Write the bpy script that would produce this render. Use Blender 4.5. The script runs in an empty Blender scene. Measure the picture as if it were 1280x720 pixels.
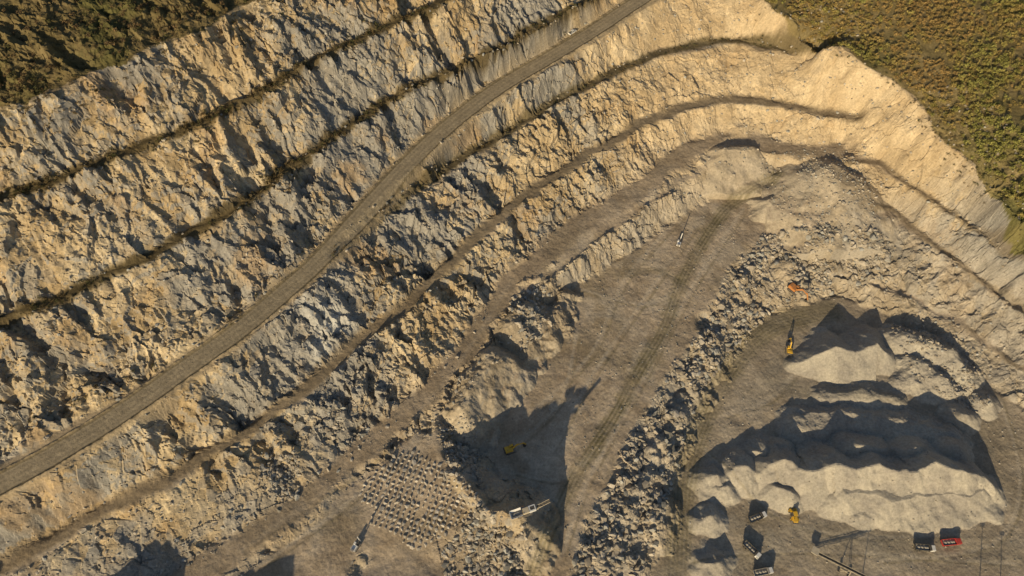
import bpy, bmesh, math, numpy as np, time
from mathutils import Vector, Matrix
T0=time.time()
rs=np.random.RandomState(7)
# ------------------------------------------------------------------ camera / mapping from image pixels to ground
HC=310.0; PITCH=math.radians(57); FP=865.0
S_,C_=math.sin(PITCH),math.cos(PITCH)
def W(u,v,z):
    a=(u-640.)/FP; b=(v-360.)/FP
    d=(HC-z)/(S_+C_*b)
    return a*d, d*(C_-b*S_)
def WL(pts): return np.array([[*W(u,v,z),z] for u,v,z in pts],float)
def WZ(pts,z): return np.array([[*W(u,v,z),z] for u,v in pts],float)
# ------------------------------------------------------------------ noise
LAT=[np.random.RandomState(100+i).rand(256,256).astype(np.float32)*2-1 for i in range(12)]
def vn(x,y,s,seed=0):
    L=LAT[seed%12].ravel(); fx=(x/s+seed*17.3); fy=(y/s+seed*9.7)
    flx=np.floor(fx); fly=np.floor(fy); ix=flx.astype(np.int32); iy=fly.astype(np.int32)
    tx=(fx-flx).astype(np.float32); ty=(fy-fly).astype(np.float32); tx=tx*tx*(3-2*tx); ty=ty*ty*(3-2*ty)
    a0=(ix&255)<<8; a1=((ix+1)&255)<<8; b0=iy&255; b1=(iy+1)&255
    a=L[a0|b0]; b=L[a1|b0]; c=L[a0|b1]; d=L[a1|b1]
    p=a+(b-a)*tx; q=c+(d-c)*tx
    return p+(q-p)*ty
def fbm(x,y,s,o=4,seed=0,g=.5):
    r=0;a=1;t=0
    ca,sa=.8,.6
    for i in range(o):
        r=r+a*vn(x,y,s/(2**i),seed+i); t+=a; a*=g
        x,y=x*ca-y*sa,x*sa+y*ca
    return r/t
def cells(x,y,s,seed=0):
    A,B,R,G1,G2=[LAT[(seed+k)%12].ravel() for k in range(5)]
    fx=(x/s+seed*5.1).astype(np.float32); fy=(y/s+seed*3.3).astype(np.float32)
    ix=np.floor(fx).astype(np.int32); iy=np.floor(fy).astype(np.int32)
    best=np.full(x.shape,9e9,np.float32); bi=np.zeros(x.shape,np.int32); bx=np.zeros(x.shape,np.float32); by=bx.copy()
    for i in(-1,0,1):
        for j in(-1,0,1):
            k=(((ix+i)&255)<<8)|((iy+j)&255)
            dx=fx-(ix+(i+.5))-.45*A[k]; dy=fy-(iy+(j+.5))-.45*B[k]; d=dx*dx+dy*dy
            m=d<best
            np.copyto(best,d,where=m,casting='same_kind');np.copyto(bi,k,where=m);np.copyto(bx,dx,where=m,casting='same_kind');np.copyto(by,dy,where=m,casting='same_kind')
    return R[bi]*.6+G1[bi]*bx+G2[bi]*by,R[bi]
def sst(a,b,x):
    t=np.clip((x-a)/(b-a),0,1); return t*t*(3-2*t)
def inpoly(x,y,P):
    r=np.zeros(x.shape,bool); n=len(P)
    for i in range(n):
        x1,y1=P[i][0],P[i][1]; x2,y2=P[(i+1)%n][0],P[(i+1)%n][1]
        if y1==y2: continue
        c=((y1>y)!=(y2>y))&(x<(x2-x1)*(y-y1)/(y2-y1)+x1)
        r^=c
    return r
def dpoly(x,y,P):
    best=np.full(x.shape,1e9); zz=np.zeros(x.shape); sg=np.zeros(x.shape)
    for i in range(len(P)-1):
        ax,ay,az=P[i]; bx,by,bz=P[i+1]; dx,dy=bx-ax,by-ay; L=dx*dx+dy*dy+1e-9
        t=np.clip(((x-ax)*dx+(y-ay)*dy)/L,0,1)
        d=np.hypot(x-ax-t*dx,y-ay-t*dy); m=d<best
        best=np.where(m,d,best); zz=np.where(m,az+t*(bz-az),zz)
        sg=np.where(m,np.sign((x-ax)*dy-(y-ay)*dx),sg)
    return best,sg*best,zz
def smooth_line(P,n=6):
    P=np.array(P,float); out=[]
    for i in range(len(P)-1):
        p0=P[max(i-1,0)];p1=P[i];p2=P[i+1];p3=P[min(i+2,len(P)-1)]
        for k in range(n):
            t=k/n
            out.append(.5*((2*p1)+(-p0+p2)*t+(2*p0-5*p1+4*p2-p3)*t*t+(-p0+3*p1-3*p2+p3)*t**3))
    out.append(P[-1]); return np.array(out)
# ------------------------------------------------------------------ bench lines traced in image pixels, at assumed heights
rimL=WL([(-200,215,122),(-80,170,122),(0,140,122),(60,118,122),(130,85,122),(220,48,120),(300,12,118),(380,-30,116),(480,-90,114)])
topL=WL([(-300,90,136),(-100,50,138),(0,0,138),(120,-60,136),(250,-140,134)])
B1=WL([(-160,310,100),(-80,278,100),(0,248,100),(80,222,100),(160,190,100),(250,152,100),(330,110,100),(400,75,99),(470,36,98),(540,8,97),(600,-25,96),(700,-80,95)])
B2=WL([(-160,465,78),(-80,432,78),(0,400,78),(80,370,78),(150,336,78),(230,295,78),(300,255,78),(350,215,78),(420,170,78),(480,128,78),(560,90,77),(640,50,76),(700,20,75),(740,-3,75),(820,-60,76)])
toe=WL([(-120,595,55),(-60,568,56),(0,540,57),(80,510,57),(150,475,58),(220,440,58.5),(290,395,59),(340,352,59.5),(390,305,60)])
ROAD=WL([(-160,700,50),(-80,652,51),(0,605,53),(60,573,54),(150,518,55),(230,462,56),(300,412,57),(350,370,57.5),(400,325,58),(450,270,59),(510,205,60),(560,158,61),(620,112,62),(680,76,63),(740,40,64),(805,-3,66),(900,-60,70)])
B3=WL([(415,322,57.5),(440,302,55),(500,254,51),(560,208,49.5),(640,160,49),(700,124,49),(780,85,49),(850,60,49),(910,50,49),(980,60,50),(1030,76,51)])
B4=WL([(-120,765,33),(-60,735,33),(0,705,34),(100,652,35),(200,602,36),(300,543,36),(370,492,36),(440,432,36),(500,388,36),(560,330,36),(620,272,36),(680,228,36),(750,183,36),(820,147,36),(880,127,36),(940,124,36),(1000,134,37),(1070,150,38)])
B5=WL([(100,800,24),(200,745,24),(290,695,24),(380,630,24),(460,560,24),(530,500,24),(590,428,24),(640,352,24),(690,305,24),(740,265,24),(800,235,24),(850,195,25),(900,174,26),(950,180,26),(1000,192,27),(1060,190,28)])
M5=WL([(648,392,23),(668,365,23),(712,330,23),(755,292,23),(810,255,23),(865,218,23),(898,190,24)])
rimR=WL([(900,-70,72),(935,-30,70),(960,5,68),(1000,30,66),(1040,55,64),(1090,85,61),(1130,110,58),(1160,150,54),(1190,185,51),(1230,225,48),(1280,285,45),(1340,350,42),(1420,430,40),(1550,560,38)])
outR=WL([(960,-120,78),(1100,-20,70),(1200,80,63),(1300,180,58),(1500,330,52),(1750,560,50)])
outR2=WL([(1100,-120,76),(1250,-30,70),(1400,80,66),(1700,250,62)])
R1=WL([(1060,205,30),(1100,205,30),(1140,235,30),(1200,272,30),(1280,333,29),(1400,425,28),(1550,540,26)])
R2=WL([(1090,268,19),(1115,262,19),(1160,300,18),(1220,345,17),(1280,388,16),(1400,480,15),(1550,600,14)])
R3=WL([(1095,355,5),(1140,368,5),(1200,405,5),(1280,462,5),(1400,540,5)])
x0,x1,y0,y1=-320.,420.,-60.,520.
NX=int(x1-x0)+1; NY=int(y1-y0)+1
gx=np.linspace(x0,x1,NX); gy=np.linspace(y0,y1,NY)
GX,GY=np.meshgrid(gx,gy)
flat=[
 (WZ([(712,362),(768,326),(826,286),(900,236),(985,222),(998,232),(950,265),(925,310),(900,365),(850,445),(800,525),(765,590),(730,650),(700,740),(690,820),(640,820),(662,735),(690,655),(668,610),(612,596),(600,545),(602,505),(640,462),(680,405)],12),12.0),
 (WZ([(800,860),(812,730),(835,640),(856,560),(886,485),(935,425),(965,392),(1000,376),(1060,372),(1110,395),(1200,450),(1280,510),(1400,590),(1500,900)],0),0.0),
 (WZ([(300,715),(420,620),(510,545),(575,470),(548,530),(500,545),(450,600),(440,700),(430,800),(250,800)],22),22.0),
]
lines=[(rimL,1),(topL,3),(B1,2.2),(B2,2.2),(toe,.6),(ROAD,6.5),(B3,2.6),(B4,3.4),(B5,5.5),(M5,1.),(rimR,1),(outR,2),(outR2,2),(R1,2),(R2,2.6),(R3,1.5),
 (WL([(660,352,23),(625,400,23.5),(585,455,23.5),(552,492,23.5),(542,535,24),(560,572,24),(600,612,25),(640,640,26),(652,668,24)]),1.2),
 (WL([(700,330,23),(648,385,23)]),1),
 (WL([(450,720,20),(530,700,19),(590,730,19),(640,800,18)]),2),
 (np.array([[-330,0,66],[-262,4,60],[-240,4,44],[-215,6,52],[-185,4,38],[-160,6,50],[-140,4,36],[-112,4,43],[-95,0,30],[-75,-6,38],[-40,-20,28.]]),3),
 (np.array([[-330,34,32],[-200,38,30],[-120,38,25],[-60,30,21.]]),2),
 (WL([(930,150,30),(905,172,28)]),1),
]
def solve():
    P=None
    pts=[]
    for L,hw in lines:
        for i in range(len(L)-1):
            a,b=L[i],L[i+1]; d=b-a; n=max(2,int(np.hypot(d[0],d[1])/.4)); t=np.linspace(0,1,n)
            nx,ny=-d[1],d[0]; q=np.hypot(nx,ny)+1e-9; nx/=q; ny/=q
            for o in np.arange(-hw,hw+.01,.5):
                pts.append(np.stack([a[0]+t*d[0]+nx*o,a[1]+t*d[1]+ny*o,a[2]+t*d[2]],1))
    pts=np.concatenate(pts)
    for st in (16,8,4,2,1):
        nx=int((x1-x0)/st)+1; ny=int((y1-y0)/st)+1
        X,Y=np.meshgrid(x0+np.arange(nx)*st,y0+np.arange(ny)*st)
        fix=np.zeros((ny,nx),bool); val=np.zeros((ny,nx))
        for pg,z in flat:
            m=inpoly(X,Y,pg); fix|=m; val[m]=z
        ix=np.round((pts[:,0]-x0)/st).astype(int); iy=np.round((pts[:,1]-y0)/st).astype(int)
        ok=(ix>=0)&(ix<nx)&(iy>=0)&(iy<ny); k=iy[ok]*nx+ix[ok]
        c=np.bincount(k,minlength=nx*ny).reshape(ny,nx); s=np.bincount(k,weights=pts[ok,2],minlength=nx*ny).reshape(ny,nx)
        m=c>0; fix|=m; val[m]=(s[m]/c[m])
        if P is None: P=np.full((ny,nx),30.)
        else:
            py,px=P.shape
            fx=np.clip(np.arange(nx)/2,0,px-1.001); fy=np.clip(np.arange(ny)/2,0,py-1.001)
            i=fx.astype(int); j=fy.astype(int); tx=fx-i; ty=(fy-j)[:,None]
            A=P[j][:,i]*(1-tx)+P[j][:,i+1]*tx; B=P[j+1][:,i]*(1-tx)+P[j+1][:,i+1]*tx
            P=A*(1-ty)+B*ty
        fr=~fix; vf=np.where(fix,val,0)
        for it in range(300 if st>2 else 90):
            Q=np.pad(P,1,mode='edge')
            P=.25*(Q[:-2,1:-1]+Q[2:,1:-1]+Q[1:-1,:-2]+Q[1:-1,2:])*fr+vf
    return P
def samp(A,x,y):
    fx=np.clip(x-x0,0,A.shape[1]-1.001); fy=np.clip(y-y0,0,A.shape[0]-1.001)
    i=fx.astype(np.int32); j=fy.astype(np.int32); tx=fx-i; ty=fy-j; w=A.shape[1]; R=A.ravel(); k=j*w+i
    return (R[k]*(1-tx)+R[k+1]*tx)*(1-ty)+(R[k+w]*(1-tx)+R[k+w+1]*tx)*ty
def blur(A,n):
    for _ in range(n):
        Q=np.pad(A,1,mode='edge'); A=(Q[:-2,1:-1]+Q[2:,1:-1]+Q[1:-1,:-2]+Q[1:-1,2:]+2*A)/6
    return A
BASE=blur(solve(),2)
gyy,gxx=np.gradient(blur(BASE,10)); gl=np.hypot(gxx,gyy)+1e-6
UX,UY=gxx/gl,gyy/gl
vr=fbm(GX,GY,18,3,2)*.9; UX,UY=UX*np.cos(vr)-UY*np.sin(vr),UX*np.sin(vr)+UY*np.cos(vr)
def lic(scale,seed,steps,step):
    acc=vn(GX,GY,scale,seed)*1.0
    for sg in(1,-1):
        px,py=GX.copy(),GY.copy()
        for k in range(steps):
            a=samp(UX,px,py); b=samp(UY,px,py)
            px+=sg*step*a; py+=sg*step*b
            acc=acc+vn(px,py,scale,seed)
    acc/=acc.std(); return acc
RIB1=lic(8.,1,6,2.4); RIB2=lic(3.4,4,6,1.5)
g2y,g2x=np.gradient(blur(BASE,1)); SL=np.hypot(g2x,g2y)
FM=blur(sst(.14,.34,SL),2)
print('base',time.time()-T0)
# ------------------------------------------------------------------ fine tensor grid
def axis(a,b,h,far):
    c=np.arange(a,b+h/2,h); o=[]; s=h; p=b
    while p<far: s*=1.18; p+=s; o.append(p)
    lo=[]; s=h; p=a
    while p>-far: s*=1.18; p-=s; lo.append(p)
    return np.array(lo[::-1]+list(c)+o)
xs=axis(-238,318,.42,5000); ys=axis(38,402,.42,5000)
X,Y=np.meshgrid(xs,ys)
dRg,sRg,_=dpoly(GX,GY,smooth_line(ROAD,4))
dR=samp(dRg,X,Y); sR=samp(sRg,X,Y)
nearR=1-sst(5,9,dR)
w1=fbm(X,Y,14,3,2);w2=fbm(X,Y,14,3,6)
wx=w1*3.6*(1-nearR); wy=w2*3.6*(1-nearR)
Zb=samp(BASE,X+wx,Y+wy)
fm=samp(FM,X+wx,Y+wy)*(1-nearR*.9)
smoothE=sst(50,120,X+.25*(Y-200))*sst(215,265,Y)
lowr=sst(30,12,Zb)*(1-.0*X)
botL=sst(110,80,Y)*sst(-20,-60,X)
c0,i0=cells(X+wx*2,Y+wy*2,19,3)
c1,i1=cells(X+wx*1.5,Y+wy*1.5,9,1)
c2,i2=cells(X+wx,Y+wy,4.2,5)
c3,i3=cells(X,Y,2.0,8)
n12=fbm(X,Y,26,3,3)
w3=fbm(X,Y,4,2,4)
rib=samp(RIB1,X+w3*2,Y+w3*2); rib2=samp(RIB2,X+w3*2.,Y-w3*2)
am=(1-.62*smoothE)*(.88+.7*n12)*(1-.35*lowr)*(1-.55*botL)
rr1=(.8-np.abs(rib))
crag=(c0*1.7+c1*2.0+c2*1.45+c3*.75+rr1*1.7+rib*.7+(.8-np.abs(rib2))*.75+fbm(X,Y,3,3,9)*.7)*am
Z=Zb+fm*crag+(1-fm)*(fbm(X,Y,9,4,5)*.5*(1-nearR)+.10*fbm(X,Y,1.5,2,7)*(1-nearR*.6))
print('crag',time.time()-T0)
# stockpiles / spoil mounds ----------------------------------------------------
PILE=np.zeros(X.shape)
def pile(P,h,hw,t=.68,z0=0.,rough=.5,mat=1.,lump=.35):
    L=np.array([[*W(u,v,z0+h*k),z0+h*k] for u,v,k in P])
    if len(L)==1: L=np.vstack([L,L+[.3,.0,0]])
    R=h/t*1.5+hw+8
    i0_,i1_=np.searchsorted(xs,[L[:,0].min()-R,L[:,0].max()+R]); j0_,j1_=np.searchsorted(ys,[L[:,1].min()-R,L[:,1].max()+R])
    s=(slice(j0_,j1_),slice(i0_,i1_)); x=X[s];y=Y[s]
    d,_,zz=dpoly(x+fbm(x,y,7,3,3)*rough,y+fbm(x,y,7,3,8)*rough,L)
    d=d*(1+.22*fbm(x,y,11,3,3))
    q=zz-t*np.maximum(0,d-hw)+lump*fbm(x,y,3.5,4,6)
    m=q>Z[s]; k=sst(-.5,.5,q-Z[s])
    Z[s]=np.where(m,q,Z[s]); PILE[s]=np.maximum(PILE[s],k*mat)
pile([(952,592,.4),(968,580,.6),(985,574,.8),(1000,588,.6),(1014,590,.72),(1030,584,.74),(1046,578,.9),(1072,588,.84),(1102,580,.95),(1125,590,.84),(1150,592,.88),(1172,580,1.02),(1200,588,.9),(1222,594,.75),(1242,606,.45)],16,.4,t=.85,rough=2.,lump=.3)
pile([(1060,612,1),(1120,618,1),(1190,614,1),(1225,612,.9)],7.5,2,t=.6,rough=2.5,lump=.3)
pile([(968,606,.9),(990,616,1)],6,.3,rough=1.6,lump=.3)
pile([(1000,530,.8),(1060,524,1),(1120,530,1),(1190,545,.9)],4.5,3,t=.5,rough=3,lump=1.)
pile([(1075,556,1),(1105,560,.9)],10.5,.4,t=.8,rough=1.6,lump=.4); pile([(1135,562,.9),(1150,558,1)],10.5,.4,t=.8,rough=1.6,lump=.4); pile([(1195,556,1)],9,.4,t=.8,rough=1.6,lump=.4)
pile([(1030,496,.7),(1080,490,1),(1120,500,.8)],3.5,1,t=.5,rough=2.5,lump=.6); pile([(1205,516,1)],6,.5,rough=2)
pile([(998,454,.35),(1020,444,.75),(1046,434,1.08),(1070,442,.8),(1098,428,1.),(1108,440,.6)],10.5,.3,rough=1.3,lump=.3)
pile([(1042,458,1)],4.5,.5,rough=1.5)
pile([(1130,418,.9),(1162,428,1.1),(1192,440,.9),(1212,462,.8)],8.5,1.,t=.7,rough=2.4,lump=1.)
pile([(1150,458,1),(1182,478,.8)],6.5,2,t=.55,rough=3,lump=1.3); pile([(1235,500,1)],4.5,1.5,rough=2)
for u,v,h in[(893,600,6),(925,588,7.5),(950,566,5),(884,648,4.5),(905,614,4.5),(890,705,5)]: pile([(u-8,v,.8),(u+6,v-4,1)],h,.3,t=.6,rough=2.4,lump=.5)
pile([(965,250,1),(1000,243,.9)],7,1.,z0=12,rough=2.,lump=.8,mat=.3); pile([(905,188,1),(940,186,.8)],5,1,z0=25,rough=2.,mat=.2)
pile([(1042,212,1),(1064,226,1)],7,4,z0=24,t=.45,rough=2.,mat=0)
pile([(596,632,.75),(622,640,1),(648,648,1.)],18,1.,z0=13,t=1.05,rough=2.8,mat=0,lump=1.5)
pile([(556,588,.8),(575,600,1),(600,622,1.1)],14,1.2,z0=13,t=1.05,rough=2.4,mat=0,lump=1.2)
pile([(578,505,.8),(592,478,1),(618,445,1)],6,1.5,z0=23,t=.9,rough=2.5,mat=0,lump=1.2); pile([(640,405,1),(655,385,.8)],5,1.5,z0=23,t=.8,rough=2.5,mat=0,lump=1.2)  # first hump added on the west cliff to shade the hollow beside it
for u,v,z0,h in[(690,392,14,5),(905,395,4,5),(860,470,4,6),(838,520,4,6),(800,610,5,6),(770,680,5,6),(820,560,5,6),(745,700,6,6),(815,650,3,5),(780,640,6,5),(880,440,5,5),(925,350,6,5),(985,330,8,4)]:
    pile([(u,v,1),(u+12,v-22,.7)],h,1.2,t=.65,z0=z0,rough=3.,mat=.0,lump=2.2)
far=sst(380,1500,np.hypot(X,Y-200)); Z=Z+far*(fbm(X,Y,900,4,2)*60+20)
def Hh(x,y):
    x=np.asarray(x,float);y=np.asarray(y,float)
    fx=np.clip(np.interp(x,xs,np.arange(len(xs))),0,len(xs)-1.001); fy=np.clip(np.interp(y,ys,np.arange(len(ys))),0,len(ys)-1.001)
    i=fx.astype(np.int64); j=fy.astype(np.int64); tx=fx-i; ty=fy-j
    return (Z[j,i]*(1-tx)+Z[j,i+1]*tx)*(1-ty)+(Z[j+1,i]*(1-tx)+Z[j+1,i+1]*tx)*ty
print('piles',time.time()-T0)
# ------------------------------------------------------------------ masks & colours
vegL=np.vstack([rimL,[[ -60,900,0],[-900,900,0],[-900,150,0]]])
vegR=np.vstack([rimR,[[900,-200,0],[900,900,0],[100,900,0]]])
wvx=X+w1*6; wvy=Y+w2*6
VEG=(inpoly(wvx,wvy,vegL)|inpoly(wvx,wvy,vegR)).astype(float)
VEG=np.maximum(VEG,far)
dy_=np.gradient(Z,ys,axis=0); dx_=np.gradient(Z,xs,axis=1); SF=np.hypot(dx_,dy_)
def mix(a,b,t):
    t=np.clip(t,0,1)[...,None]; return a*(1-t)+b*t
def C(*c): return np.array(c,float)
n40=fbm(X,Y,45,4,6); n8=fbm(X,Y,8,4,2); n2=fbm(X,Y,2.2,3,10); n20=fbm(X,Y,20,4,9)
tan=C(.37,.28,.16); light=C(.52,.43,.285); grey=C(.25,.25,.24); dark=C(.13,.117,.10); orange=C(.40,.265,.12)
face=mix(np.broadcast_to(tan,X.shape+(3,)),light,.45+1.1*n8+.12*rib2)
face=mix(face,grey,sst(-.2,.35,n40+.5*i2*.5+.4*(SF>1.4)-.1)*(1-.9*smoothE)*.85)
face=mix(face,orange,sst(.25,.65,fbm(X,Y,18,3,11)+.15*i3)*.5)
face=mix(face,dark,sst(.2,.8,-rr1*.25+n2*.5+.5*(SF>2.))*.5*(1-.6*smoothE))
face=mix(face,C(.52,.41,.265),smoothE*.5)
bx,by=W(405,400,48); face=mix(face,C(.50,.51,.50),np.exp(-(((X-bx)/9)**2+((Y-by)/13)**2))*(.7+.8*n8)*1.1)
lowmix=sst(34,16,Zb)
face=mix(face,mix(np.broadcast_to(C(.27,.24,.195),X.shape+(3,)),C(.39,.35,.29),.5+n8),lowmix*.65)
flo=mix(np.broadcast_to(C(.33,.262,.185),X.shape+(3,)),C(.43,.355,.265),.5+1.2*n8+.8*n40)
flo=mix(flo,C(.22,.18,.12),sst(.0,.45,n20+.25*n2)*.6)
flo=mix(flo,C(.47,.41,.325),sst(.1,.5,fbm(X,Y,13,4,7))*.5)
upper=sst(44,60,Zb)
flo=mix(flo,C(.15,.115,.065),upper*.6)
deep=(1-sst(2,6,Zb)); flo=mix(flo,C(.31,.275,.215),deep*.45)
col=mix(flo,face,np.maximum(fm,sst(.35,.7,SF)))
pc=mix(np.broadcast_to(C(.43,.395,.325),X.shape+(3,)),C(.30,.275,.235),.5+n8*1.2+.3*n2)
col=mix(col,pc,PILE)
def track(P,z,w,c,k=.8,rut=True):
    L=smooth_line(WZ(P,z),4); g=18
    i0_,i1_=np.searchsorted(xs,[L[:,0].min()-g,L[:,0].max()+g]); j0_,j1_=np.searchsorted(ys,[L[:,1].min()-g,L[:,1].max()+g])
    s_=(slice(j0_,j1_),slice(i0_,i1_)); x=X[s_];y=Y[s_]
    a_,b_=int(L[:,0].min()-g-x0),int(L[:,0].max()+g-x0)+2; c_,d_=int(L[:,1].min()-g-y0),int(L[:,1].max()+g-y0)+2
    a_=max(a_,0);c_=max(c_,0)
    d0=np.full(GX.shape,99.); s0=np.zeros(GX.shape); dd,ss,_=dpoly(GX[c_:d_,a_:b_],GY[c_:d_,a_:b_],L); d0[c_:d_,a_:b_]=dd; s0[c_:d_,a_:b_]=ss
    d=samp(d0,x,y); s=samp(s0,x,y)
    d=np.abs(d+fbm(x,y,4,3,5)*1.6*min(1,w/3))
    t=(1-sst(w*.5,w*1.3,d))*k
    if rut: t=t*(.75+.25*np.cos(s*3.6))
    t=t*(.8+.5*fbm(x,y,12,3,2))
    col[s_]=mix(col[s_],c,t)
trk=C(.155,.135,.075)
lt=C(.48,.42,.33)
for P,z in (([(700,700),(735,600),(800,480),(870,350),(930,260)],12),([(690,560),(740,470),(800,380),(870,280)],12),([(660,520),(740,440),(780,350),(860,260)],12),([(720,360),(800,380),(850,360)],12),([(640,590),(700,600),(745,560)],12),([(720,420),(700,500),(640,560)],12),
   ([(860,700),(930,690),(1050,690),(1270,705)],0),([(880,560),(960,640),(1060,670),(1200,668)],0),([(1250,500),(1275,600),(1240,680),(1100,700)],0),([(900,520),(960,500),(990,470)],0),
   ([(320,710),(420,640),(500,570),(560,510)],22),([(300,690),(400,620),(480,560),(570,460),(640,350)],23)):
    track(P,z,.9,lt,.5,False); track([(u+5,v+4) for u,v in P],z,.6,trk,.45,False)
track([(650,760),(690,660),(722,590),(765,525),(795,470),(830,410),(852,352),(880,300),(915,255),(965,232)],12,3.8,trk,.95)
track([(850,352),(820,338),(770,345)],12,2.5,trk,.5)
track([(846,720),(850,640),(862,565),(905,470),(955,415),(1000,398),(1040,390)],0,6.5,C(.16,.14,.08),.75)
track([(985,440),(965,470),(1000,485),(1090,490),(1180,520),(1240,560)],3,4,C(.22,.2,.16),.7)
track([(900,720),(1000,668),(1100,680),(1280,690)],0,6,C(.32,.29,.23),.5)
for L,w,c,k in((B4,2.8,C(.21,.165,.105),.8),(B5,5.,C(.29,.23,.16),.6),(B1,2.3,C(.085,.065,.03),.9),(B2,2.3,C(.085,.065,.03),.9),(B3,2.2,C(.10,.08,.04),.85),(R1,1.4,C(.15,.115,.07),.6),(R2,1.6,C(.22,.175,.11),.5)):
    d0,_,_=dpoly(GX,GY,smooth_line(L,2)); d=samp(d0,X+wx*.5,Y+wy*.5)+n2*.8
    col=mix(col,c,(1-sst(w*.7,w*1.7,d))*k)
rc=mix(np.broadcast_to(C(.33,.275,.19),X.shape+(3,)),C(.25,.21,.145),.5+.6*n8+.3*np.cos(sR*2.6))
col=mix(col,C(.36,.29,.19),(1-sst(5.5,8,dR+n2*.8))*.7)
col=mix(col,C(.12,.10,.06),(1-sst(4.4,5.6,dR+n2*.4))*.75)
col=mix(col,rc,1-sst(3.6,4.1,dR+n2*.25))
Z+= .8*np.exp(-((dR-5.0)/.5)**2)*(.6+.8*n2)*(dR<8)
vg=mix(np.broadcast_to(C(.17,.135,.06),X.shape+(3,)),C(.24,.19,.095),.5+n8)
vg=mix(vg,C(.14,.13,.05),sst(0,.4,n40))
vg=vg*(1-.25*(X<0))[...,None]
col=mix(col,vg,VEG)
scr=sst(84,112,Zb)*sst(-.15,.35,n8+.4*n40)*(SF<1.1)*.65
col=mix(col,C(.14,.105,.05),scr*(X<60))
col=np.clip(col*(1+.20*n2*(1-.6*PILE)+.1*n8)[...,None],.02,.62)
# ------------------------------------------------------------------ mesh helpers
def mesh_np(name,V,F,col=None,smooth=False):
    me=bpy.data.meshes.new(name); k=F.shape[1]
    me.vertices.add(len(V)); me.vertices.foreach_set('co',V.astype(np.float32).ravel())
    me.loops.add(F.size); me.loops.foreach_set('vertex_index',F.astype(np.int32).ravel())
    me.polygons.add(len(F)); me.polygons.foreach_set('loop_start',(np.arange(len(F))*k).astype(np.int32))
    try: me.polygons.foreach_set('loop_total',np.full(len(F),k,np.int32))
    except Exception: pass
    me.polygons.foreach_set('use_smooth',np.full(len(F),smooth,bool))
    me.update(calc_edges=True)
    if col is not None:
        a=me.color_attributes.new('Col','FLOAT_COLOR','POINT')
        a.data.foreach_set('color',np.concatenate([col,np.ones((len(col),1))],1).astype(np.float32).ravel())
    ob=bpy.data.objects.new(name,me); bpy.context.scene.collection.objects.link(ob); return ob
def mat_attr(name,rough=.95,nscale=1.2,var=.25,bump=.0,bscale=2.):
    m=bpy.data.materials.new(name); m.use_nodes=True; nt=m.node_tree; N=nt.nodes; L=nt.links
    b=N['Principled BSDF']; b.inputs['Roughness'].default_value=rough
    b.inputs['Specular IOR Level'].default_value=.12
    a=N.new('ShaderNodeAttribute'); a.attribute_name='Col'
    tc=N.new('ShaderNodeTexCoord'); no=N.new('ShaderNodeTexNoise'); no.inputs['Scale'].default_value=nscale; no.inputs['Detail'].default_value=5; no.inputs['Roughness'].default_value=.7
    L.new(tc.outputs['Object'],no.inputs['Vector'])
    mr=N.new('ShaderNodeMapRange'); mr.inputs['From Min'].default_value=.3; mr.inputs['From Max'].default_value=.7
    mr.inputs['To Min'].default_value=1-var; mr.inputs['To Max'].default_value=1+var
    L.new(no.outputs['Fac'],mr.inputs['Value'])
    vm=N.new('ShaderNodeVectorMath'); vm.operation='SCALE'; L.new(a.outputs['Color'],vm.inputs[0]); L.new(mr.outputs['Result'],vm.inputs['Scale'])
    L.new(vm.outputs['Vector'],b.inputs['Base Color'])
    if bump>0:
        n2_=N.new('ShaderNodeTexNoise'); n2_.inputs['Scale'].default_value=bscale; n2_.inputs['Detail'].default_value=6; n2_.inputs['Roughness'].default_value=.75
        L.new(tc.outputs['Object'],n2_.inputs['Vector'])
        bp=N.new('ShaderNodeBump'); bp.inputs['Distance'].default_value=bump; bp.inputs['Strength'].default_value=.9
        L.new(n2_.outputs['Fac'],bp.inputs['Height']); L.new(bp.outputs['Normal'],b.inputs['Normal'])
    return m
ny,nx=X.shape
idx=np.arange(ny*nx).reshape(ny,nx)
F=np.stack([idx[:-1,:-1],idx[:-1,1:],idx[1:,1:],idx[1:,:-1]],-1).reshape(-1,4)
ter=mesh_np('quarry_terrain',np.stack([X,Y,Z],-1).reshape(-1,3),F,col.reshape(-1,3))
ter.data.materials.append(mat_attr('quarry_rock',nscale=.9,var=.25,bump=.36,bscale=.8))
print('terrain',time.time()-T0)
# ------------------------------------------------------------------ boulders
def ico():
    bm=bmesh.new(); bmesh.ops.create_icosphere(bm,subdivisions=1,radius=1); bm.verts.ensure_lookup_table()
    v=np.array([p.co[:] for p in bm.verts]); f=np.array([[q.index for q in p.verts] for p in bm.faces]); bm.free(); return v,f
IV,IF=ico()
def boulders(name,x,y,r,c,seed):
    q=np.random.RandomState(seed); n=len(x); z=Hh(x,y)
    V=np.repeat(IV[None],n,0)*(1+.45*(q.rand(n,12,1)-.5)*2)
    V*= (np.array([1,1,.75])*(.6+.8*q.rand(n,1,3)))
    a=q.rand(n)*6.28; ca,sa=np.cos(a)[:,None],np.sin(a)[:,None]
    V=np.stack([V[...,0]*ca-V[...,1]*sa,V[...,0]*sa+V[...,1]*ca,V[...,2]],-1)*r[:,None,None]
    V+=np.stack([x,y,z+r*.18],-1)[:,None]
    Fi=(IF[None]+12*np.arange(n)[:,None,None]).reshape(-1,3)
    return mesh_np(name,V.reshape(-1,3),Fi,np.repeat(c,12,0))
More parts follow.
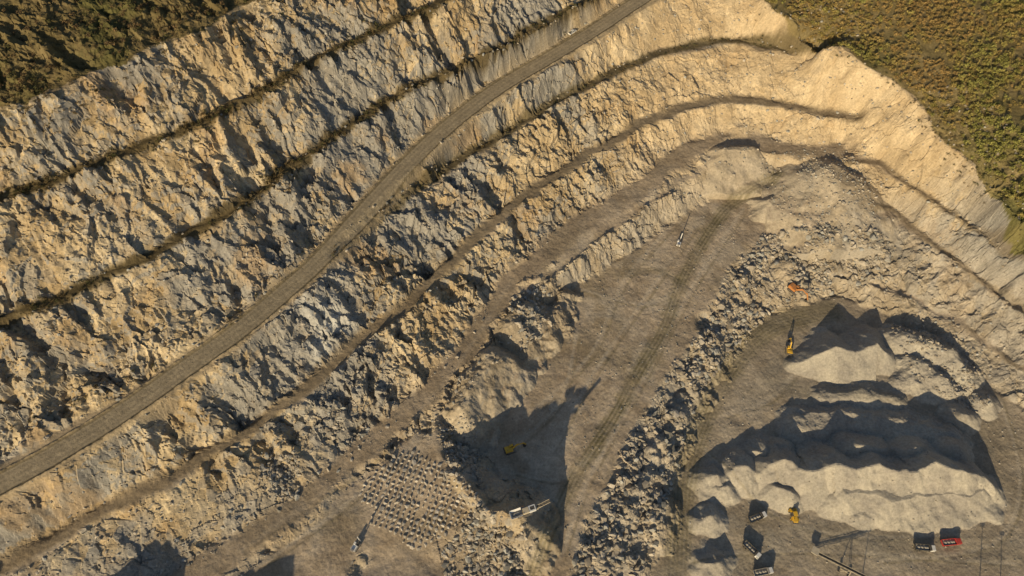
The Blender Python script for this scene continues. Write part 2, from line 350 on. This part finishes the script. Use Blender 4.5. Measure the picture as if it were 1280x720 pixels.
def scat(poly,z,n,q,rmin,rmax,pw=4.,th=-.12):
    P=WZ(poly,z); a=P.min(0);b=P.max(0)
    x=a[0]+q.rand(n)*(b[0]-a[0]); y=a[1]+q.rand(n)*(b[1]-a[1]); m=inpoly(x,y,P)
    x,y=x[m],y[m];
    k=fbm(x,y,11,3,4)+.5*(q.rand(len(x))-.5)>th; x,y=x[k],y[k]
    return x,y,rmin+(rmax-rmin)*q.rand(len(x))**pw
q=np.random.RandomState(3)
zones=[([(705,730),(740,650),(800,540),(860,440),(905,370),(930,330),(950,300),(1010,300),(1100,310),(1110,350),(1000,362),(960,390),(925,425),(880,485),(852,560),(832,640),(805,740)],7,38000,.25,1.6),
 ([(625,440),(640,385),(700,350),(700,400),(655,445)],14,2200,.25,1.4),
 ([(1110,400),(1190,400),(1250,470),(1230,520),(1140,470)],4,3500,.15,.9),
 ([(400,500),(450,490),(460,540),(420,560)],28,900,.3,1.2),([(330,570),(375,570),(370,620),(320,620)],28,900,.3,1.2),
 ([(550,690),(600,640),(660,660),(650,720),(560,740)],20,2000,.2,1.4),
 ([(940,200),(1050,190),(1100,280),(1000,300)],22,3500,.12,.7),
 ([(0,735),(200,640),(420,500),(600,330),(760,200),(780,230),(640,330),(560,470),(400,600),(150,760)],29,12000,.15,.9),
 ([(540,500),(590,470),(600,600),(560,590)],18,900,.3,1.2),
 ([(640,440),(900,230),(920,300),(720,700),(640,700)],12,6000,.1,.45),([(840,700),(900,480),(1280,500),(1280,720)],0,3500,.1,.4),]
xx=[];yy=[];rr=[]
for p,z,n,a,b in zones:
    x_,y_,r_=scat(p,z,n,q,a,b); xx.append(x_);yy.append(y_);rr.append(r_)
x_=rs.uniform(-236,300,34000); y_=rs.uniform(45,380,34000)
ok=(samp(FM,x_,y_)>.4)&(samp(BASE,x_,y_)<118)
x_,y_=x_[ok],y_[ok]; xx.append(x_);yy.append(y_);rr.append(.12+.7*rs.rand(len(x_))**4)
xx=np.concatenate(xx);yy=np.concatenate(yy);rr=np.concatenate(rr)
g=q.rand(len(xx),1); cc=C(.25,.215,.165)*(1-g)+C(.46,.415,.345)*g; cc=np.where(q.rand(len(xx),1)<.3,cc*C(.8,.88,.98),cc)
bm_=mat_attr('boulder_stone',nscale=2.5,var=.25)
ob=boulders('rubble_boulders',xx,yy,rr,cc,5); ob.data.materials.append(bm_)
P=WZ([(448,612),(505,560),(560,590),(602,622),(596,650),(520,688),(466,660)],21); a=P.min(0);b=P.max(0)
xg,yg=np.meshgrid(np.arange(a[0]-15,b[0]+15,2.2),np.arange(a[1]-15,b[1]+15,2.2))
xm,ym=(a[0]+b[0])/2,(a[1]+b[1])/2
xg,yg=(xg-xm)*.94+(yg-ym)*.34+xm,(yg-ym)*.94-(xg-xm)*.34+ym
xg=xg.ravel()+q.uniform(-.25,.25,xg.size); yg=yg.ravel()+q.uniform(-.25,.25,yg.size)
m=inpoly(xg+fbm(xg,yg,6,2,3)*3,yg,P)&(q.rand(len(xg))<.96); xg,yg=xg[m],yg[m]
ob=boulders('limestone_blocks',xg,yg,q.uniform(.6,.95,len(xg)),C(.46,.42,.355)*(.75+.35*q.rand(len(xg),1)),9); ob.data.materials.append(bm_)
# ------------------------------------------------------------------ trees / scrub
def tree_tpl(seed,nl,hr):
    q=np.random.RandomState(seed); V=[];F=[];cv=[]
    def limb(p,d,r0,r1):
        b=len(V); p=np.array(p,float); d=np.array(d,float); u=np.cross(d,[.3,.5,.8]); u/=np.linalg.norm(u); w=np.cross(d,u); w/=np.linalg.norm(w)
        for k in range(4): V.append(p+r0*(u*math.cos(k*1.57)+w*math.sin(k*1.57)))
        for k in range(4): V.append(p+d+r1*(u*math.cos(k*1.57)+w*math.sin(k*1.57)))
        for k in range(4): F.append([b+k,b+(k+1)%4,b+4+(k+1)%4,b+4+k])
        cv.extend([-1]*8)
    h=hr
    limb((0,0,-.3),(0,0,h*.7+.3),.07,.03)
    for k in range(4):
        a=k*1.6+q.rand(); limb((0,0,h*(.25+.12*k)),(math.cos(a)*.55,math.sin(a)*.55,.45),.035,.012)
    nc=7; cen=[]
    for k in range(nc):
        a=q.rand()*6.28; r=.62*q.rand()**.5; cen.append([math.cos(a)*r,math.sin(a)*r,h*(.5+.45*q.rand()),.3+.22*q.rand(),q.rand()])
    for k in range(nl):
        c=cen[q.randint(nc)]; d=q.normal(size=3); d/=np.linalg.norm(d); p=np.array(c[:3])+d*c[3]*(.6+.5*q.rand())
        n=d+q.normal(size=3)*.5; n/=np.linalg.norm(n); u=np.cross(n,q.normal(size=3)); u/=np.linalg.norm(u); w=np.cross(n,u); s=.07+.07*q.rand()
        b=len(V); V.extend([p-u*s-w*s*.7,p+u*s-w*s*.8,p+u*s*.8+w*s,p-u*s*.9+w*s*.8]); F.append([b,b+1,b+2,b+3]); cv.extend([.65+.4*c[4]+.25*q.rand()]*4)
    return np.array(V),np.array(F),np.array(cv)
def forest(name,x,y,s,c,tp,seed):
    q=np.random.RandomState(seed); Vs=[];Fs=[];Cs=[];o=0; t=q.randint(len(tp),size=len(x)); z=Hh(x,y)
    for k,(V,F_,cv) in enumerate(tp):
        m=t==k; n=m.sum()
        if n==0: continue
        a=q.rand(n)*6.28; ca,sa=np.cos(a)[:,None],np.sin(a)[:,None]
        P=np.stack([V[None,:,0]*ca-V[None,:,1]*sa,V[None,:,0]*sa+V[None,:,1]*ca,np.repeat(V[None,:,2],n,0)*(.8+.4*q.rand(n,1))],-1)*s[m][:,None,None]
        P+=np.stack([x[m],y[m],z[m]],-1)[:,None]
        cl=c[m][:,None]*np.abs(cv)[None,:,None]; cl=np.where((cv<0)[None,:,None],C(.13,.11,.08),cl)
        Vs.append(P.reshape(-1,3)); Cs.append(cl.reshape(-1,3)); Fs.append((F_[None]+(o+len(V)*np.arange(n))[:,None,None]).reshape(-1,4)); o+=n*len(V)
    ob=mesh_np(name,np.concatenate(Vs),np.concatenate(Fs),np.concatenate(Cs)); return ob
tp=[tree_tpl(i,85,1.1) for i in range(6)]; sp=[tree_tpl(20+i,45,.8) for i in range(5)]
mf=mat_attr('foliage_autumn',nscale=1,var=.15,rough=.8)
def grid_pts(xa,xb,ya,yb,st,q):
    a,b=np.meshgrid(np.arange(xa,xb,st),np.arange(ya,yb,st)); return a.ravel()+q.uniform(-.5,.5,a.size)*st,b.ravel()+q.uniform(-.5,.5,a.size)*st
x_,y_=grid_pts(90,400,140,470,2.5,q)
m=inpoly(x_+fbm(x_,y_,10,3,1)*3-1.5,y_+fbm(x_,y_,10,3,4)*3-1.5,vegR)&((fbm(x_,y_,18,3,8)+.6*(q.rand(len(x_))-.5)>-.45)); x_,y_=x_[m],y_[m]
nn=fbm(x_,y_,40,4,2); g=np.clip(.35+1.6*nn+.25*q.normal(size=len(x_))+.5*((x_>225)&(y_<265)),0,1)[:,None]
cF=(C(.33,.225,.085)*(1-g)+C(.25,.24,.07)*g)*(.8+.4*q.rand(len(x_),1))
sF=1.1+1.2*q.rand(len(x_))*(.6+.7*g[:,0])
forest('autumn_forest',x_,y_,sF,cF,tp,1).data.materials.append(mf)
x_,y_=grid_pts(-330,40,170,400,2.6,q)
m=inpoly(x_+2,y_-2,vegL)&(fbm(x_,y_,16,3,5)+.6*(q.rand(len(x_))-.5)>.02); x_,y_=x_[m],y_[m]
cS=np.where(q.rand(len(x_),1)<.25,C(.12,.115,.045),C(.19,.13,.065))*(.6+.5*q.rand(len(x_),1))
forest('hillside_scrub',x_,y_,q.uniform(.6,1.6,len(x_)),cS,tp+sp,2).data.materials.append(mf)
lx=[];ly=[]
for L,n,w in((B1,1200,3.4),(B2,1000,3.),(B3,200,2.),(rimL,1100,11),(toe,120,2),(rimR,300,4)):
    t=q.rand(n)*(len(L)-1.001); i=t.astype(int); f=(t-i)[:,None]; p=L[i]*(1-f)+L[i+1]*f
    lx.append(p[:,0]+q.normal(size=n)*w*.6); ly.append(p[:,1]+q.normal(size=n)*w*.6)
lx=np.concatenate(lx);ly=np.concatenate(ly)
m=fbm(lx,ly,12,3,7)>-.12; lx,ly=lx[m],ly[m]
cS=np.where(q.rand(len(lx),1)<.4,C(.09,.09,.035),C(.15,.11,.05))*(.6+.6*q.rand(len(lx),1))
forest('ledge_scrub',lx,ly,q.uniform(.4,1.2,len(lx)),cS,sp,3).data.materials.append(mf)
print('veg',time.time()-T0)
# ------------------------------------------------------------------ machines
def pmat(name,c,rough=.5,metal=0.,dirt=.5):
    m=bpy.data.materials.new(name); m.use_nodes=True; nt=m.node_tree; N=nt.nodes; L=nt.links; b=N['Principled BSDF']
    b.inputs['Roughness'].default_value=rough; b.inputs['Metallic'].default_value=metal
    tc=N.new('ShaderNodeTexCoord'); no=N.new('ShaderNodeTexNoise'); no.inputs['Scale'].default_value=1.3; no.inputs['Detail'].default_value=6
    L.new(tc.outputs['Object'],no.inputs['Vector'])
    r=N.new('ShaderNodeMapRange'); r.inputs['From Min'].default_value=.4; r.inputs['From Max'].default_value=.75; r.inputs['To Max'].default_value=dirt
    L.new(no.outputs['Fac'],r.inputs['Value'])
    mx=N.new('ShaderNodeMix'); mx.data_type='RGBA'; mx.inputs[6].default_value=(*c,1); mx.inputs[7].default_value=(.27,.23,.17,1)
    L.new(r.outputs['Result'],mx.inputs[0]); L.new(mx.outputs[2],b.inputs['Base Color']); return m
MT=dict(yellow=pmat('machine_yellow',(.70,.42,.03),dirt=.3),orange=pmat('machine_orange',(.5,.2,.05)),white=pmat('truck_white',(.7,.7,.68),dirt=.3),red=pmat('truck_red',(.45,.03,.025),dirt=.3),
 dark=pmat('dark_steel',(.04,.04,.04),.6),rub=pmat('tyre_rubber',(.025,.025,.025),.85,dirt=.6),glass=pmat('cab_glass',(.02,.03,.035),.1,dirt=.1),steel=pmat('worn_steel',(.35,.33,.3),.5,.3),grav=pmat('gravel_load',(.33,.31,.27),.95),beige=pmat('beige_steel',(.5,.44,.33),.6))
class Mach:
    def __init__(s,name,u,v,head,scale=1.,z=None):
        zz=10.
        for _ in range(60):
            x,y=W(u,v,zz); zz=.5*zz+.5*float(Hh(x,y))
        a=[float(Hh(x+i,y+j)) for i in(-2,0,2) for j in(-2,0,2)]
        s.e=bpy.data.objects.new(name,None); bpy.context.scene.collection.objects.link(s.e)
        s.e.location=(x,y,(sum(a)/9+max(a))/2); s.e.rotation_euler=(0,0,math.radians(head)); s.e.scale=(scale,)*3; s.b={};
    def bm(s,p,m):
        if (p,m) not in s.b: s.b[(p,m)]=bmesh.new()
        return s.b[(p,m)]
    def box(s,p,m,c,d,rot=(0,0,0),tp=(1,1)):
        bm=s.bm(p,m); r=bmesh.ops.create_cube(bm,size=1)['verts']
        M=Matrix.Translation(c)@(Matrix.Rotation(rot[2],4,'Z')@Matrix.Rotation(rot[1],4,'Y')@Matrix.Rotation(rot[0],4,'X'))
        for v in r:
            k=tp if v.co.z>0 else (1,1)
            v.co=M@Vector((v.co.x*d[0]*k[0],v.co.y*d[1]*k[1],v.co.z*d[2]))
    def cyl(s,p,m,c,r,w,ax='Y',seg=16,r2=None):
        bm=s.bm(p,m); M=Matrix.Translation(c)
        if ax=='Y': M=M@Matrix.Rotation(math.pi/2,4,'X')
        if ax=='X': M=M@Matrix.Rotation(math.pi/2,4,'Y')
        bmesh.ops.create_cone(bm,cap_ends=True,segments=seg,radius1=r,radius2=r if r2 is None else r2,depth=w,matrix=M)
    def beam(s,p,m,a,b,w,h):
        a=Vector(a);b=Vector(b);d=b-a; bm=s.bm(p,m); r=bmesh.ops.create_cube(bm,size=1)['verts']
        M=Matrix.Translation((a+b)/2)@d.to_track_quat('X','Z').to_matrix().to_4x4()
        for v in r: v.co=M@Vector((v.co.x*d.length,v.co.y*w,v.co.z*h))
    def done(s,bev=.05):
        for (p,m),bm in s.b.items():
            me=bpy.data.meshes.new(p); bm.to_mesh(me); bm.free(); o=bpy.data.objects.new(p,me); bpy.context.scene.collection.objects.link(o)
            o.parent=s.e; me.materials.append(MT[m]);
            b=o.modifiers.new('b','BEVEL'); b.width=bev; b.segments=2; b.limit_method='ANGLE'
        return s.e
def crawler(M,L=4.2,g=1.25,w=.6,h=.9):
    for sd in(-1,1):
        M.box('track_belt','dark',(0,sd*g,h/2),(L-h,w,h))
        for e in(-1,1): M.cyl('track_wheel','dark',(e*(L-h)/2,sd*g,h/2),h/2,w)
        for k in range(int(L/.35)): M.box('track_shoe','steel',(-(L-h)/2+k*.35,sd*g,h+.02),(.2,w+.04,.06))
    M.box('undercarriage','dark',(0,0,.75),(2,g*1.6,.5))
def excavator(u,v,h,c='yellow',sc=1.,swing=0):
    M=Mach('excavator',u,v,h,sc); crawler(M)
    M.cyl('slew_ring','dark',(0,0,1.1),.7,.3,'Z')
    M.box('house',c,(-.7,0,1.85),(3.2,2.5,1.15)); M.box('engine_hood',c,(-1.5,0,2.55),(1.5,2.2,.35)); M.box('counterweight','dark',(-2.45,0,1.8),(.6,2.5,1.1))
    M.box('cab',c,(.75,.75,2.35),(1.5,1.0,1.7),tp=(.85,.9)); M.box('cab_window','glass',(.85,.75,2.6),(1.48,1.04,.85),tp=(.88,.92)); M.box('cab_roof',c,(.72,.75,3.25),(1.3,.95,.1))
    M.cyl('exhaust','dark',(-1.4,-.7,2.95),.08,.6,'Z')
    M.beam('boom',c,(.7,-.2,1.9),(2.9,-.2,4.6),.45,.7); M.beam('boom_front',c,(2.8,-.2,4.55),(5.6,-.2,3.9),.42,.55)
    M.beam('stick',c,(5.1,-.2,4.5),(6.6,-.2,1.5),.35,.45); M.beam('ram','steel',(1.4,.12,1.7),(3.0,.12,3.9),.14,.14); M.beam('stick_ram','steel',(3.4,-.2,4.95),(5.2,-.2,4.7),.14,.14)
    M.box('bucket','dark',(6.3,-.2,.95),(.15,1.3,1.1),rot=(0,.5,0)); M.box('bucket_floor','dark',(5.9,-.2,.5),(.9,1.3,.12),rot=(0,-.2,0))
    for sd in(-.85,.45): M.box('bucket_side','dark',(6.0,sd,.85),(.8,.08,.8),rot=(0,.2,0))
    return M.done()
def truck(u,v,h,cab='white',bed='dark',load=True,sc=1.):
    M=Mach('dump_truck',u,v,h,sc)
    M.box('chassis','dark',(0,0,.85),(8.2,.9,.35))
    M.box('cab',cab,(3.35,0,1.9),(1.7,2.4,1.9),tp=(.88,.94)); M.box('hood_step','dark',(4.15,0,.8),(.35,2.4,.5))
    M.box('windscreen','glass',(4.08,0,2.25),(.22,2.1,.8),rot=(0,-.1,0)); M.box('side_window','glass',(3.5,0,2.3),(.9,2.42,.6)); M.box('cab_roof',cab,(3.3,0,2.9),(1.35,2.1,.12))
    for sd in(-1,1): M.box('mirror','dark',(4.1,sd*1.4,2.2),(.1,.2,.5)); M.box('mudguard','dark',(3.3,sd*1.05,1.0),(1.3,.35,.2)); M.box('headlight','white',(4.34,sd*.9,.85),(.06,.35,.2))
    M.box('bed_floor',bed,(-1.1,0,1.3),(5.8,2.3,.15)); M.box('bed_headboard',bed,(1.85,0,2.05),(.12,2.5,1.6)); M.box('bed_canopy',bed,(2.2,0,2.85),(.8,2.5,.08)); M.box('tailgate',bed,(-4.0,0,1.95),(.12,2.5,1.3),rot=(0,-.15,0))
    for sd in(-1,1):
        M.box('bed_side',bed,(-1.1,sd*1.2,2.0),(5.8,.1,1.4),rot=(-sd*.06,0,0))
        for k in range(6): M.box('bed_rib',bed,(-3.7+k*1.05,sd*1.29,1.95),(.12,.1,1.35))
    if load:
        for k,(a,r) in enumerate([(-2.6,1.15),(-1.2,1.25),(.2,1.2),(1.,1.)]): M.cyl('gravel_load','grav',(a,0,2.25),r,.9,'Z',12,.2)
        M.box('gravel_base','grav',(-1.1,0,1.8),(5.6,2.2,.6))
    for ax in(3.0,-1.6,-3.0):
        for sd in(-1,1): M.cyl('tyre','rub',(ax,sd*1.05,.52),.52,.38 if ax>0 else .6); M.cyl('hub','steel',(ax,sd*1.27,.52),.22,.1)
    return M.done(.04)
def loader(u,v,h,c='yellow',sc=1.):
    M=Mach('wheel_loader',u,v,h,sc)
    M.box('engine_hood',c,(-1.9,0,1.75),(2.4,1.7,1.1),tp=(.92,.9)); M.box('rear_weight','dark',(-3.2,0,1.3),(.4,2.2,.8)); M.box('front_frame',c,(1.2,0,1.2),(1.6,1.0,.9))
    M.box('cab','dark',(-.2,0,2.3),(1.5,1.5,1.3)); M.box('cab_glass','glass',(-.2,0,2.75),(1.52,1.52,.9)); M.box('cab_roof',c,(-.2,0,3.3),(1.7,1.6,.14))
    for ax in(-1.7,1.5):
        for sd in(-1,1): M.cyl('tyre','rub',(ax,sd*1.15,.8),.8,.6,seg=20); M.cyl('hub',c,(ax,sd*1.42,.8),.36,.12); M.box('fender',c,(ax,sd*1.15,1.7),(1.3,.6,.08))
    for sd in(-1,1): M.beam('lift_arm',c,(1.0,sd*.6,1.9),(3.1,sd*.6,.9),.2,.4)
    M.beam('bucket_ram','steel',(1.2,0,2.0),(3.0,0,1.2),.16,.16)
    M.box('bucket_back','dark',(3.2,0,.85),(.14,2.9,1.2),rot=(0,-.3,0)); M.box('bucket_floor','dark',(3.75,0,.3),(1.2,2.9,.12));
    for sd in(-1.42,1.42): M.box('bucket_side','dark',(3.65,sd,.7),(1.,.08,.9),tp=(.4,1))
    M.cyl('exhaust','dark',(-1.8,.5,2.6),.08,.6,'Z'); return M.done()
def drill(u,v,h,c='white',sc=1.):
    M=Mach('drill_rig',u,v,h,sc); crawler(M,3.6,1.05,.45,.75)
    M.box('engine_body',c,(-.7,0,1.6),(2.4,1.9,1.1)); M.box('cab',c,(.9,.6,1.8),(1.1,.95,1.5),tp=(.85,.9)); M.box('cab_window','glass',(.98,.6,2.05),(1.08,.99,.7))
    M.beam('boom','dark',(.8,-.4,1.6),(2.6,-.2,2.2),.3,.4); M.box('mast',c,(2.8,-.2,3.4),(.35,.4,6.6)); M.box('drill_feed','dark',(3.05,-.2,3.2),(.14,.2,6.0)); M.box('drill_head','dark',(3.05,-.2,5.2),(.45,.45,.7))
    M.box('dust_collector','steel',(-1.9,0,2.0),(.8,1.2,1.4)); M.cyl('rod','steel',(3.1,-.2,1.5),.07,3.0,'Z'); return M.done()
def crusher(u,v,h,sc=1.):
    M=Mach('mobile_crusher',u,v,h,sc); crawler(M,5,1.4,.6,1.)
    M.box('main_frame','beige',(0,0,1.6),(11,1.6,.6)); M.box('crusher_body','beige',(.4,0,2.7),(2.4,2.2,2.0)); M.box('engine_housing','white',(3.0,0,2.7),(2.8,2.4,1.8)); M.box('engine_grille','dark',(3.0,0,3.63),(1.8,1.4,.06))
    for sd in(-1,1): M.box('hopper_side','white',(-3.6,sd*1.35,3.6),(4.6,.12,1.4),rot=(-sd*.5,0,0)); M.beam('leg','beige',(-4.5,sd*.8,0.1),(-4.5,sd*.8,1.5),.25,.25)
    M.box('hopper_back','white',(-5.9,0,3.6),(.12,2.8,1.4),rot=(0,-.45,0)); M.box('feeder','steel',(-3.4,0,2.8),(4.8,1.7,.3),rot=(0,.05,0))
    M.box('feed_rock','grav',(-3.4,0,3.2),(3.6,1.5,.5),tp=(.6,.5))
    M.beam('conveyor','dark',(3.6,0,.9),(10.5,0,4.6),1.1,.3)
    for sd in(-1,1): M.beam('conveyor_rail','beige',(3.6,sd*.62,1.05),(10.5,sd*.62,4.75),.12,.35); M.beam('conveyor_strut','beige',(4.6,sd*.6,2.9),(7.6,sd*.6,3.1),.12,.12)
    M.box('walkway','steel',(1.6,1.6,2.1),(5,.7,.06));
    for k in range(6): M.box('rail_post','orange',(-.8+k*.95,1.93,2.6),(.05,.05,1.))
    M.box('hand_rail','orange',(1.6,1.93,3.1),(5,.05,.05)); return M.done()
def stacker(u,v,h,L=22,sc=1.):
    M=Mach('conveyor_stacker',u,v,h,sc); a=(-L/2,0,1.0); b=(L/2,0,L*.36)
    M.beam('belt','dark',a,b,1.0,.12)
    for sd in(-1,1):
        M.beam('truss_low','beige',(a[0],sd*.6,a[2]-.5),(b[0],sd*.6,b[2]-.5),.14,.14); M.beam('truss_top','beige',(a[0],sd*.6,a[2]+.3),(b[0],sd*.6,b[2]+.3),.14,.14)
        n=14
        for k in range(n):
            t0=k/n;t1=(k+1)/n; f=lambda t,o:(a[0]+(b[0]-a[0])*t,sd*.6,a[2]+(b[2]-a[2])*t+o)
            M.beam('lattice','beige',f(t0,-.5 if k%2 else .3),f(t1,.3 if k%2 else -.5),.08,.08)
        M.beam('support_leg','beige',(1.5,sd*1.4,.5),(4.5,sd*.6,L*.28),.2,.2); M.beam('support_leg2','beige',(5.5,sd*1.4,.5),(4.5,sd*.6,L*.28),.2,.2)
        M.cyl('tyre','rub',(1.5,sd*1.5,.5),.5,.35); M.cyl('tyre','rub',(5.5,sd*1.5,.5),.5,.35)
    M.beam('axle','beige',(1.5,0,.5),(5.5,0,.5),.3,.3); M.box('feed_hopper','beige',(a[0],0,1.9),(2.4,2.4,1.3),tp=(1.3,1.3)); M.cyl('head_drum','dark',(b[0],0,b[2]),.35,1.1)
    return M.done(.02)
def car(u,v,h):
    M=Mach('pickup_car',u,v,h)
    M.box('body','white',(0,0,.75),(5,1.85,.6)); M.box('cabin','white',(.3,0,1.35),(2.1,1.7,.7),tp=(.75,.85)); M.box('windows','glass',(.3,0,1.38),(2.14,1.74,.45),tp=(.8,.88)); M.box('bed_inside','dark',(-1.6,0,1.06),(1.5,1.5,.03))
    for ax in(-1.5,1.6):
        for sd in(-1,1): M.cyl('tyre','rub',(ax,sd*.85,.38),.38,.25)
    return M.done()
def mast(u,v,h):
    M=Mach('shadow_mast',u,v,0); M.cyl('pole','steel',(0,0,h/2),.22,h,'Z',10,.12); M.box('footing','grav',(0,0,.2),(1,1,.5)); M.box('mast_bar','steel',(0,0,h),(1.8,.15,.15))  # stand-in mast, added for the shadow it throws, carries no lamp
    for k in(-.7,0,.7): M.box('mast_block','dark',(k,.1,h+.25),(.45,.2,.4))
    return M.done(.02)
excavator(638,563,20,sc=1.1); excavator(985,440,80,'yellow'); excavator(990,366,-50,'orange',1.3)
crusher(656,642,20,1.0)
drill(848,306,70); drill(445,684,60)
loader(990,645,90,'yellow',1.15)
truck(945,648,20,'white','dark'); truck(938,688,-48,'white','dark'); truck(952,716,10,'white','steel',True)
truck(1153,686,-5,'white','dark'); truck(1186,679,5,'red','red',True)
stacker(1045,708,-35,20); car(715,44,45)
mast(1224,735,9); mast(1250,742,8); mast(1075,745,9)  # masts added just below the frame to throw spiky machinery shadows
# ------------------------------------------------------------------ light, sky, camera
EL,AZ=18,23
e,a=math.radians(EL),math.radians(AZ)
sd=bpy.data.lights.new('sun','SUN'); sd.energy=5; sd.angle=math.radians(.5); sd.color=(1,.80,.50)
so=bpy.data.objects.new('sun',sd); bpy.context.scene.collection.objects.link(so)
so.rotation_euler=Vector((math.sin(a)*math.cos(e),math.cos(a)*math.cos(e),-math.sin(e))).to_track_quat('-Z','Y').to_euler()
w=bpy.data.worlds.new('World'); bpy.context.scene.world=w; w.use_nodes=True; nt=w.node_tree
sk=nt.nodes.new('ShaderNodeTexSky'); sk.sky_type='NISHITA'; sk.sun_disc=False; sk.sun_elevation=e; sk.sun_rotation=math.radians(180+AZ)
nt.links.new(sk.outputs[0],nt.nodes['Background'].inputs[0]); nt.nodes['Background'].inputs[1].default_value=.08
cd=bpy.data.cameras.new('camera'); cd.sensor_width=36; cd.lens=36*FP/1280; cd.clip_end=20000; cd.clip_start=1
co=bpy.data.objects.new('camera',cd); bpy.context.scene.collection.objects.link(co)
co.location=(0,0,HC); co.rotation_euler=(math.radians(90)-PITCH,0,0)
sc=bpy.context.scene; sc.camera=co; sc.view_settings.view_transform='Standard'; sc.view_settings.look='None'; sc.view_settings.exposure=0
print('done',time.time()-T0)
